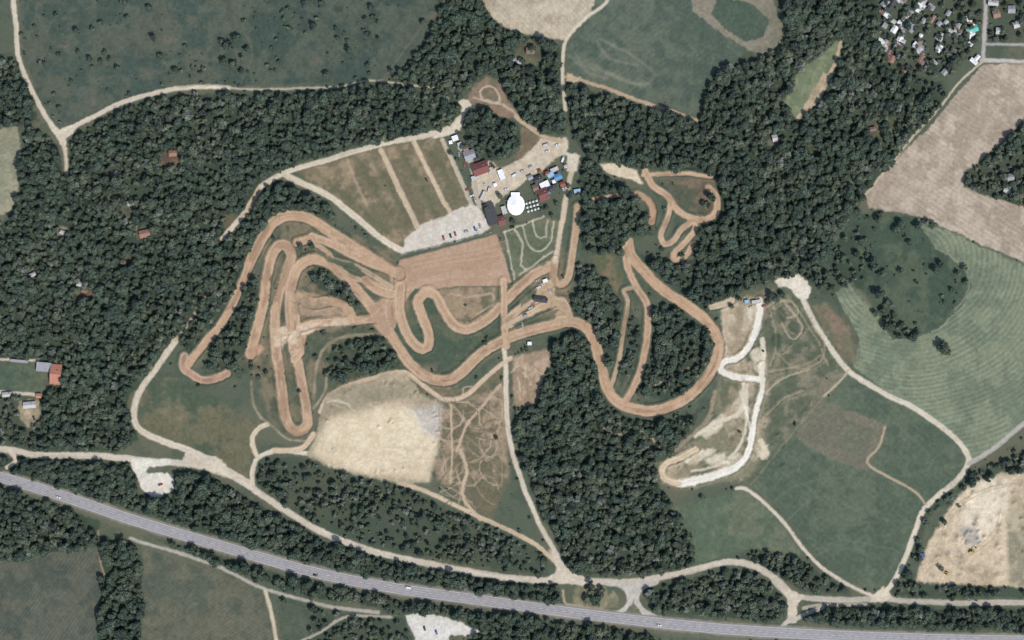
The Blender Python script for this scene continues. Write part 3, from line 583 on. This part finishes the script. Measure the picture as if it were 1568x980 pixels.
gx=gx+(np.arange(gx.shape[0])%2)[:,None]*sp*.5
gx=(gx+rng.uniform(-4.2,4.2,gx.shape)).ravel(); gy=(gy+rng.uniform(-4.2,4.2,gy.shape)).ravel()
fo=samp(FOR,gx,gy); cl=samp(CLEAR,gx,gy)
nz=fbm(gx/35,gy/35,3,71); dn=np.where(fo>.9,fo*.98,np.where(nz>.5,fo*1.3,fo*.75))
dn=np.where((fo>.9)&(nz<.34),.65,dn)
k=(~cl)&(rng.random(len(gx))<dn)&(fo>0)
gx,gy,fo,nz=gx[k],gy[k],fo[k],nz[k]
nz2=fbm(gx/70,gy/70,2,81)
s=np.clip(rng.normal(.88,.22,len(gx))+(nz-.5)*.6,.45,1.5)*np.where(fo<.8,.78,1)
s3=np.stack([s*rng.uniform(.88,1.12,len(s)),s*rng.uniform(.88,1.12,len(s)),s*rng.uniform(.75,1.15,len(s))],1)
r=rng.random(len(gx)); ids=np.where(nz2+.3*(r-.5)<.45,rng.choice([2,4,5,1,0,2],len(r)),np.where(nz2+.3*(r-.5)<.58,rng.choice([0,1,2,5,3,4],len(r)),rng.choice([0,3,6,1,3,2],len(r))))
ids=np.where((fo<.8)&(r<.45),rng.choice([3,6,0],len(r)),ids)
scatter('forest_trees',np.stack([WX(gx),WY(gy),gx*0],1),s3,ids,ct)
print('TREES',len(gx))
def shr(nm,n,box,f,smin,smax,pw=1.8):
    x=rng.uniform(box[0],box[2],n); y=rng.uniform(box[1],box[3],n); k=f(x,y); x=x[k];y=y[k]
    s=smin+(smax-smin)*rng.random(len(x))**pw; scatter(nm,np.stack([WX(x),WY(y),x*0],1),np.stack([s,s,s*.9],1),rng.integers(0,3,len(x)),cs); print(nm,len(x))
shr('meadow_shrubs',900,(30,-50,690,128),lambda x,y:(samp(CLS,x,y)==0)&(samp(FOR,x,y)==0)&~samp(CLEAR,x,y)&(fbm(x/60,y/60,3,91)+rng.uniform(-.15,.15,len(x))>.56),.4,2.1,2.6)
shr('scrub_vegetation',12000,(-50,130,1620,1030),lambda x,y:(samp(CLS,x,y)==0)&((samp(FOR,x,y)==0)&(rng.random(len(x))<.6)|((samp(FOR,x,y)<.6)&(samp(FOR,x,y)>0)))&(~samp(CLEAR,x,y)|(rng.random(len(x))<.07))&(fbm(x/30,y/30,3,95)+rng.uniform(-.1,.1,len(x))>.48),.35,1.6)
# ------------------------------------------------------------------ single trees
singles=[(350,72,1.3),(362,60,1.1),(372,90,1.0),(345,95,1.1),(340,65,.9),(358,100,.9),(378,75,.8),(535,78,1.2),(480,40,.9),(118,48,.8),(235,58,.8),(580,60,.8),(600,110,1),(500,115,.9),(180,105,.7),(560,30,.7),(1440,530,1.6),(1447,538,1.2),(1396,516,1.2),(1405,512,1.1),(1432,415,1.1),(1345,335,1.3),(1335,400,1.2),(1350,420,1.4),(1345,450,1.4),(1378,415,.9),(1405,345,1.1),(1392,372,.9),(1372,352,1.0),(1428,345,1),(1418,340,1.1),(1465,418,.8),(1478,432,.9),(1476,410,.9),(1380,345,1.2),(1338,410,1.1),(1356,500,1.1),(1310,390,1),(1318,370,.9),(1440,405,.9),(1290,395,1),(1340,480,.8),(1375,500,.9),(905,905,1.3),(918,912,1.2),(898,917,1.2),(910,918,1.3),(922,902,1.0),(905,895,1),(914,924,1),(693,842,1.2),(700,850,1.1),(707,843,1.0),(685,828,.9),(460,378,.8),(478,376,.8),(1288,428,.9),(650,35,.9),(1088,302,1.1),(1078,312,1),(1085,315,.9),(1045,392,.8),(1388,878,1.2),(1375,895,1.1),(1400,900,1),(1468,775,.6),(1445,800,.8),(1512,735,.7),(1440,870,.7),(800,95,.9),(815,75,.9),(755,255,.8),(765,300,.7),(708,225,.9),(720,218,1),(703,205,.8),(845,330,.7),(872,300,.8),(870,285,.7),(838,300,.6),(822,296,.6),(885,298,.8),(745,320,.7),(640,770,.9),(570,760,1),(1188,458,1),(1197,452,.9),(1180,452,.9),(1132,458,.8),(1120,470,.7),(1175,462,.7),(838,318,.7),(830,322,.6),(852,312,.7),(690,235,.6),(672,198,.9),(700,245,.5)]
for x,y,sc_ in singles:
    o=bpy.data.objects.new('broadleaf_tree',random.choice(TM[:6])); bpy.context.scene.collection.objects.link(o)
    o.location=(WX(x),WY(y),0); o.scale=(sc_,sc_,sc_*random.uniform(.85,1.05)); o.rotation_euler=(0,0,random.uniform(0,6.28))
# ------------------------------------------------------------------ buildings
wallm=[simple('wall_plaster',(.55,.5,.42)),simple('wall_block',(.4,.38,.35))]
glass=simple('window_glass',(.05,.06,.07),.15,.5,.1); doorm=simple('door_wood',(.16,.09,.05))
RM={'red':(.24,.07,.05),'orange':(.40,.18,.12),'dark':(.055,.055,.062),'grey':(.27,.27,.28),'white':(.66,.66,.65),'blue':(.10,.22,.40),'lblue':(.25,.40,.52),'brown':(.18,.125,.10),'light':(.42,.40,.38),'maroon':(.17,.065,.06),'green':(.12,.40,.34),'tile':(.26,.15,.11)}
RM={k:simple('roof_'+k,v,.7,.2,.22,.9) for k,v in RM.items()}
def boxv(x0,x1,y0,y1,z0,z1): return [(x0,y0,z0),(x1,y0,z0),(x1,y1,z0),(x0,y1,z0),(x0,y0,z1),(x1,y0,z1),(x1,y1,z1),(x0,y1,z1)]
BF=[(0,3,2,1),(4,5,6,7),(0,1,5,4),(1,2,6,5),(2,3,7,6),(3,0,4,7)]
def boxes(nm,bl,mat,parent):
    vs=[];fs=[]
    for bx in bl:
        k=len(vs); vs+=boxv(*bx); fs+=[tuple(i+k for i in f) for f in BF]
    return mesh(nm,vs,fs,[mat],parent=parent)
def building(nm,px,py,w,d,ang,roof,h=3.0,flat=False,pitch=.28,chim=True):
    w*=M; d*=M
    e=bpy.data.objects.new(nm,None); bpy.context.scene.collection.objects.link(e); e.location=(WX(px),WY(py),0); e.rotation_euler=(0,0,math.radians(ang))
    a,b=w/2,d/2; wm=random.choice(wallm); ov=.35; rm=RM[roof]
    if flat:
        boxes('walls',[(-a,a,-b,b,0,h)],wm,e)
        boxes('roof',[(-a-.15,a+.15,-b-.15,b+.15,h+.003,h+.2)],rm,e)
        boxes('parapet',[(-a-.15,a+.15,b,b+.15,h+.203,h+.45),(-a-.15,a+.15,-b-.15,-b,h+.203,h+.45),(-a-.15,-a,-b+.003,b-.003,h+.203,h+.45),(a,a+.15,-b+.003,b-.003,h+.203,h+.45)],rm,e)
    else:
        rh=h+b*pitch*2
        mesh('walls',[(-a,-b,0),(a,-b,0),(a,b,0),(-a,b,0),(-a,-b,h),(a,-b,h),(a,b,h),(-a,b,h),(-a,0,rh),(a,0,rh)],[(0,1,5,4),(2,3,7,6),(1,2,6,9,5),(3,0,4,8,7)],[wm],parent=e)
        sl=(rh-h)/b; z0=h-ov*sl+.05; A=a+ov; Bq=b+ov; zr=rh+.05; t=.15
        mesh('roof',[(-A,-Bq,z0),(A,-Bq,z0),(A,0,zr),(-A,0,zr),(A,Bq,z0),(-A,Bq,z0),(-A,-Bq,z0+t),(A,-Bq,z0+t),(A,0,zr+t),(-A,0,zr+t),(A,Bq,z0+t),(-A,Bq,z0+t)],
             [(0,3,2,1),(3,5,4,2),(6,7,8,9),(9,8,10,11),(0,1,7,6),(4,5,11,10),(1,2,8,7),(2,4,10,8),(3,0,6,9),(5,3,9,11)],[rm],parent=e)
        if chim and w>5: boxes('chimney',[(a*.4,a*.4+.6,b*.3,b*.3+.6,h,rh+.9)],wallm[1],e)
    n=max(1,int(w/3)); bl=[]
    for i in range(n):
        cx=-a+(i+.5)*w/n
        bl.append((cx-.5,cx+.5,b+.003,b+.06,1,2.1))
        if i!=n//2: bl.append((cx-.5,cx+.5,-b-.06,-b-.003,1,2.1))
    boxes('windows',bl,glass,e); cx=-a+(n//2+.5)*w/n; boxes('door',[(cx-.5,cx+.5,-b-.07,-b-.003,.02,2.05)],doorm,e)
    return e
bd=building
bd('clubhouse_building',736,258,24,18,20,'maroon',4); bd('workshop_building',719,238,16,14,20,'grey'); bd('storage_shed',697,212,9,8,20,'white',2.6,True); bd('storage_shed',727,273,10,7,20,'light',2.6,True)
bd('storage_shed',713,228,7,9,20,'brown'); bd('garage_building',752,328,16,32,18,'dark',4,True); bd('garage_building',768,338,10,14,18,'maroon',3); bd('storage_shed',772,322,7,12,18,'light',2.6,True)
bd('storage_shed',768,268,8,16,20,'white',2.6,True); bd('storage_shed',824,275,12,10,25,'dark'); bd('workshop_building',834,283,14,9,25,'white',3,True); bd('workshop_building',843,268,10,8,25,'lblue',3,True); bd('workshop_building',854,271,11,9,25,'blue',3); bd('storage_shed',849,260,12,6,25,'light',2.6,True)
bd('restaurant_building',832,298,15,18,22,'maroon',3.5); bd('storage_shed',846,288,12,8,25,'dark'); bd('storage_shed',838,265,6,5,25,'red'); bd('storage_shed',820,288,8,10,22,'brown'); bd('storage_shed',884,293,10,6,10,'lblue',2.5,True); bd('storage_shed',740,300,14,5,65,'light',2.5,True)
bd('storage_shed',812,272,7,6,25,'grey'); bd('storage_shed',861,282,7,6,25,'red'); bd('storage_shed',704,222,6,7,20,'light',2.5,True); bd('storage_shed',751,262,6,10,20,'light',2.5,True); bd('storage_shed',730,243,7,6,20,'dark')
bd('race_control_building',828,459,20,7,-8,'dark',3.5); bd('storage_shed',835,430,7,5,20,'white',2.5,True); bd('storage_shed',805,484,6,4,10,'grey',2.5,True); bd('storage_shed',811,526,6,5,0,'white',2.5,True); bd('storage_shed',1158,462,14,5,10,'light',2.6,True); bd('storage_shed',1143,462,6,5,10,'lblue',2.6,True)
bd('farm_house',87,573,16,30,-5,'orange',4); bd('barn_building',68,562,22,14,-5,'grey',4,True); bd('farm_house',46,620,18,9,5,'light'); bd('storage_shed',60,606,7,6,0,'orange'); bd('barn_building',30,553,26,4,-5,'grey',3,True); bd('storage_shed',12,604,14,6,5,'light')
for x,y,w,d,rc in ((180,266,7,6,'grey'),(125,436,13,6,'light'),(130,445,8,6,'brown'),(222,358,15,11,'tile'),(96,356,6,5,'light'),(50,421,11,5,'light'),(200,311,9,7,'grey'),(1186,212,7,10,'light'),(265,235,11,9,'tile'),(812,78,12,9,'brown'),(798,95,10,8,'light'),(786,92,9,6,'grey'),(1336,198,9,6,'brown'),(190,402,7,6,'brown'),(243,250,8,6,'brown')):
    bd('cottage_house',x,y,w,d,random.uniform(-40,40),rc,2.7)
for i in range(85):
    for t in range(30):
        u=random.uniform(0,1); x=1345+ u*150; y=random.uniform(-8,112)
        if y>(x-1345)*.75-75 and y<115-abs(x-1400)*.55+(30 if x>1400 else 0) and 1345<x<1498: break
    bd('village_house',x,y,random.uniform(6,12),random.uniform(4.5,8.5),-35+random.choice([0,90])+random.uniform(-8,8),random.choice(['white','light','white','grey','grey','brown','light','light','dark','tile']),2.7)
for x,y,rc in ((1525,22,'tile'),(1548,15,'grey'),(1556,38,'light'),(1530,48,'light'),(1545,272,'grey'),(1556,288,'grey'),(1560,265,'light'),(1543,292,'light'),(1561,300,'tile'),(1489,45,'green'),(1520,5,'light')):
    bd('village_house',x,y,random.uniform(9,15),random.uniform(7,11),random.uniform(-20,20),rc,3)
canvas=simple('white_canvas',(.84,.84,.82),.6,.3,.04,.6)
e=bpy.data.objects.new('marquee_tent',None); bpy.context.scene.collection.objects.link(e); e.location=(WX(790),WY(314),0)
n=16; vs=[(0,0,6.5)]; fs=[]
for rr,z in ((4.5,4.6),(8.6,3.2)):
    for i in range(n): t=i*2*math.pi/n; vs.append((rr*math.cos(t)*.95,rr*math.sin(t)*1.12,z))
for i in range(n): j=(i+1)%n; fs+=[(0,1+i,1+j),(1+i,1+n+i,1+n+j,1+j)]
mesh('canopy',vs,fs,[canvas],parent=e)
vs=[];fs=[]
for z in (0,3.19):
    for i in range(n): t=i*2*math.pi/n; vs.append((8.5*math.cos(t)*.95,8.5*math.sin(t)*1.12,z))
for i in range(n):
    j=(i+1)%n
    if i!=12: fs.append((i,j,n+j,n+i))
mesh('side_walls',vs,fs,[canvas],parent=e); boxes('entrance_annex',[(-4.5,3.5,8.2,11.5,0,3.0)],canvas,e)
vs=[];fs=[]
for i in range(4):
    for j in range(3):
        cx=WX(806+i*5.2+j*1.5); cy=WY(312+j*6-i*1.5); k=len(vs); vs.append((cx,cy,2.9))
        for q in range(8): vs.append((cx+1.1*math.cos(q*math.pi/4),cy+1.1*math.sin(q*math.pi/4),2.3))
        for q in range(8): fs.append((k,k+1+q,k+1+(q+1)%8))
        k=len(vs); vs+=boxv(cx-.04,cx+.04,cy-.04,cy+.04,0,2.85); fs+=[tuple(a+k for a in f) for f in BF]
mesh('patio_parasols',vs,fs,[simple('parasol_canvas',(.6,.6,.58),.6,.3,.1,.3)])
def popup(x,y,a,w,mat):
    vs=[(0,0,3.3)]; fs=[]
    for sx,sy in ((-1,-1),(1,-1),(1,1),(-1,1)): vs.append((sx*w,sy*w,2.4))
    for sx,sy in ((-1,-1),(1,-1),(1,1),(-1,1)): vs.append((sx*w,sy*w,2.15))
    fs=[(0,1,2),(0,2,3),(0,3,4),(0,4,1),(1,5,6,2),(2,6,7,3),(3,7,8,4),(4,8,5,1)]
    for sx,sy in ((-1,-1),(1,-1),(1,1),(-1,1)):
        k=len(vs); q=w-.08; vs+=boxv(sx*q-.04,sx*q+.04,sy*q-.04,sy*q+.04,0,2.4); fs+=[tuple(i+k for i in f) for f in BF]
    o=mesh('popup_canopy',vs,fs,[mat]); o.location=(WX(x),WY(y),0); o.rotation_euler=(0,0,math.radians(a))
for x,y,c in ((826,262,RM['red']),(848,278,canvas),(840,295,RM['blue']),(690,218,canvas),(758,283,canvas),(866,255,RM['light'])): popup(x,y,random.uniform(10,40),1.6,c)
# ------------------------------------------------------------------ vehicles
tyre=simple('tyre_rubber',(.025,.025,.025),.9)
PC=[simple('car_paint_%d'%i,c,.35,.5,.04) for i,c in enumerate([(.6,.6,.59),(.03,.03,.035),(.3,.31,.33),(.30,.05,.04),(.05,.10,.24),(.45,.45,.43)])]
def carmesh(nm,paint,van=False):
    prof=[(-2.2,.35),(-2.2,.85),(-2.05,.95),(-1.75,1.0),(-1.25,1.42),(.35,1.45),(1.05,.98),(2.0,.82),(2.2,.6),(2.2,.35)] if not van else [(-2.8,.4),(-2.8,2.1),(-2.7,2.2),(1.4,2.2),(1.6,2.1),(2.2,1.25),(2.75,1.05),(2.85,.8),(2.85,.4)]
    vs=[];fs=[];mi=[]; n=len(prof)
    for s_,k in ((-.88,0),(.88,0)):
        for x,z in prof: vs.append((x,s_*(1-.16*max(0,(z-.9))/.6 if not van else 1.08),z))
    for i in range(n):
        j=(i+1)%n; fs.append((i,j,n+j,n+i)); zz=(prof[i][1]+prof[j][1])/2; steep=abs(prof[i][1]-prof[j][1])>.3 and zz>1
        mi.append(1 if steep and prof[i][0]<2.3 and abs(prof[i][0]-prof[j][0])>.3 else 0)
    fs.append(tuple(range(n-1,-1,-1))); fs.append(tuple(range(n,2*n))); mi+=[0,0]
    for sgn in (-1,1):
        y=sgn*(.80 if not van else .955); k=len(vs); yb=sgn*(.875 if not van else .957)
        q=[(-1.55,1.02),(-1.15,1.36),(.3,1.38),(.85,1.02)] if not van else [(.6,1.3),(.6,1.9),(1.5,1.9),(2.0,1.3)]
        for x,z in q: vs.append((x,(yb if z<1.1 else y),z))
        fs.append((k,k+1,k+2,k+3)); mi.append(1)
    for wx in (-1.35,1.35) if not van else (-1.8,1.8):
        for sgn in (-1,1):
            k=len(vs); m=12
            for yy in (.72,.92):
                for i in range(m): t=i*2*math.pi/m; vs.append((wx+.34*math.cos(t),sgn*yy,.34+.34*math.sin(t)))
            for i in range(m): j=(i+1)%m; fs.append((k+i,k+j,k+m+j,k+m+i)); mi.append(2)
            fs.append(tuple(range(k+m,k+2*m))); mi.append(2)
    me=bpy.data.meshes.new(nm); me.from_pydata(vs,[],fs)
    for q in (paint,glass,tyre): me.materials.append(q)
    me.polygons.foreach_set('material_index',mi); me.update(); return me
CM=[carmesh('car_%d'%i,p) for i,p in enumerate(PC)]; VM=[carmesh('van_%d'%i,PC[i],True) for i in (0,4,5)]
def veh(nm,m,x,y,a,z=0.02):
    o=bpy.data.objects.new(nm,m); bpy.context.scene.collection.objects.link(o); o.location=(WX(x),WY(y),z); o.rotation_euler=(0,0,math.radians(a)); return o
for i,(x,y) in enumerate([(679,364),(690,361),(697,358),(714,354),(727,350),(731,354),(735,346),(716,290),(722,300),(775,290),(800,262),(812,255),(838,232),(742,282),(20,612),(52,640),(1150,470),(1170,468),(246,742),(650,962),(668,968),(800,497),(812,472),(853,222),(728,307),(711,252),(703,236),(862,288),(822,430),(842,446)]):
    veh('parked_car',random.choice(CM),x,y,random.choice([15,105,20,110])+random.uniform(-8,8))
veh('parked_van',VM[0],862,244,70); veh('parked_van',VM[0],788,268,30); veh('parked_van',VM[1],1411,849,10); veh('parked_van',VM[1],1411,852.5,10); veh('parked_van',VM[2],836,222,20); veh('parked_van',VM[2],749,290,75); veh('parked_van',VM[2],826,440,20)
def onhw(u,side,nm,m):
    i=int(u*(len(SW)-1)); p=SW[i]+NN[i]*side; o=bpy.data.objects.new(nm,m); bpy.context.scene.collection.objects.link(o); o.location=(p[0],p[1],.13); o.rotation_euler=(0,0,math.atan2(T[i][1],T[i][0])+(math.pi if side>0 else 0))
for u,sd,nm,m in ((.1,-2.3,'car',CM[0]),(.33,-2.3,'car',CM[1]),(.41,2.3,'van',VM[0]),(.63,-2.3,'car',CM[0])): onhw(u,sd,nm,m)
# excavators in the quarry
yel=simple('machine_yellow',(.45,.28,.05),.5,.4,.1)
def excavator(x,y,a):
    e=bpy.data.objects.new('excavator',None); bpy.context.scene.collection.objects.link(e); e.location=(WX(x),WY(y),.9); e.rotation_euler=(0,0,math.radians(a))
    def prism(nm,pr,y0,y1,mat):
        n=len(pr); vs=[(p[0],y0,p[1]) for p in pr]+[(p[0],y1,p[1]) for p in pr]
        mesh(nm,vs,[tuple(range(n-1,-1,-1)),tuple(range(n,2*n))]+[(i,(i+1)%n,n+(i+1)%n,n+i) for i in range(n)],[mat],parent=e)
    tr=[(-2,.3),(-1.7,0),(1.7,0),(2,.3),(2,.6),(1.7,.9),(-1.7,.9),(-2,.6)]
    prism('track_left',tr,.8,1.4,tyre); prism('track_right',tr,-1.4,-.8,tyre)
    prism('body',[(-2.2,1.0),(1.2,1.0),(1.2,1.7),(-.3,2.0),(-2.2,2.0)],-1.25,1.25,yel)
    prism('cab',[(-.2,2.01),(1.3,1.71),(1.3,2.4),(1.0,3.0),(-.2,3.0)],.3,1.2,glass)
    prism('boom',[(1.25,1.5),(3.5,3.8),(5.2,3.9),(5.2,3.5),(3.7,3.3),(1.6,1.1)],-.3,.1,yel)
    prism('stick',[(5.0,3.95),(5.4,3.8),(5.9,1.3),(5.6,1.2)],-.28,.08,yel)
    prism('bucket',[(5.3,1.25),(6.1,1.25),(6.2,.5),(5.6,.2),(5.1,.6)],-.6,.4,tyre)
excavator(1487,845,40); excavator(1450,878,150)
vs=[];fs=[]
bl=[np.array(p,float) for p in ((613,391),(660,379),(700,369),(737,359),(752,356))]
q=spline(bl,step=2.2)
for p in q:
    cx,cy=WX(p[0]),WY(p[1]); k=len(vs); m=8
    for rr,z in ((.45,0),(.45,.9),(.22,.9),(.22,.3)):
        for i in range(m): t=i*2*math.pi/m; vs.append((cx+rr*math.cos(t),cy+rr*math.sin(t),z))
    for l in range(3):
        for i in range(m): j=(i+1)%m; fs.append((k+l*m+i,k+l*m+j,k+(l+1)*m+j,k+(l+1)*m+i))
mesh('tyre_barrier',vs,fs,[simple('painted_tyres',(.3,.29,.28),.8,.2,.7,.8)])
# ------------------------------------------------------------------ light, sky, camera
el=math.radians(56); az=math.radians(142)
sv=Vector((math.sin(az)*math.cos(el),math.cos(az)*math.cos(el),math.sin(el)))
ld=bpy.data.lights.new('sun','SUN'); ld.energy=3.8; ld.angle=math.radians(.5); ld.color=(1,.965,.915)
lo=bpy.data.objects.new('sun',ld); bpy.context.scene.collection.objects.link(lo); lo.rotation_euler=sv.to_track_quat('Z','Y').to_euler(); lo.location=sv*800
w=bpy.data.worlds.new('World'); bpy.context.scene.world=w; w.use_nodes=True; nt=w.node_tree; bg=nt.nodes['Background']
sky=nt.nodes.new('ShaderNodeTexSky'); sky.sky_type='NISHITA'; sky.sun_disc=False; sky.sun_elevation=el; sky.sun_rotation=az
nt.links.new(sky.outputs[0],bg.inputs[0]); bg.inputs[1].default_value=.15
cd=bpy.data.cameras.new('camera'); cam=bpy.data.objects.new('camera',cd); bpy.context.scene.collection.objects.link(cam)
cam.location=(0,0,2500); cd.sensor_width=36; cd.lens=36*2500/(1568*M); cd.clip_end=20000; cd.clip_start=1
bpy.context.scene.camera=cam
vs_=bpy.context.scene.view_settings; vs_.view_transform='Standard'; vs_.look='None'; vs_.exposure=0
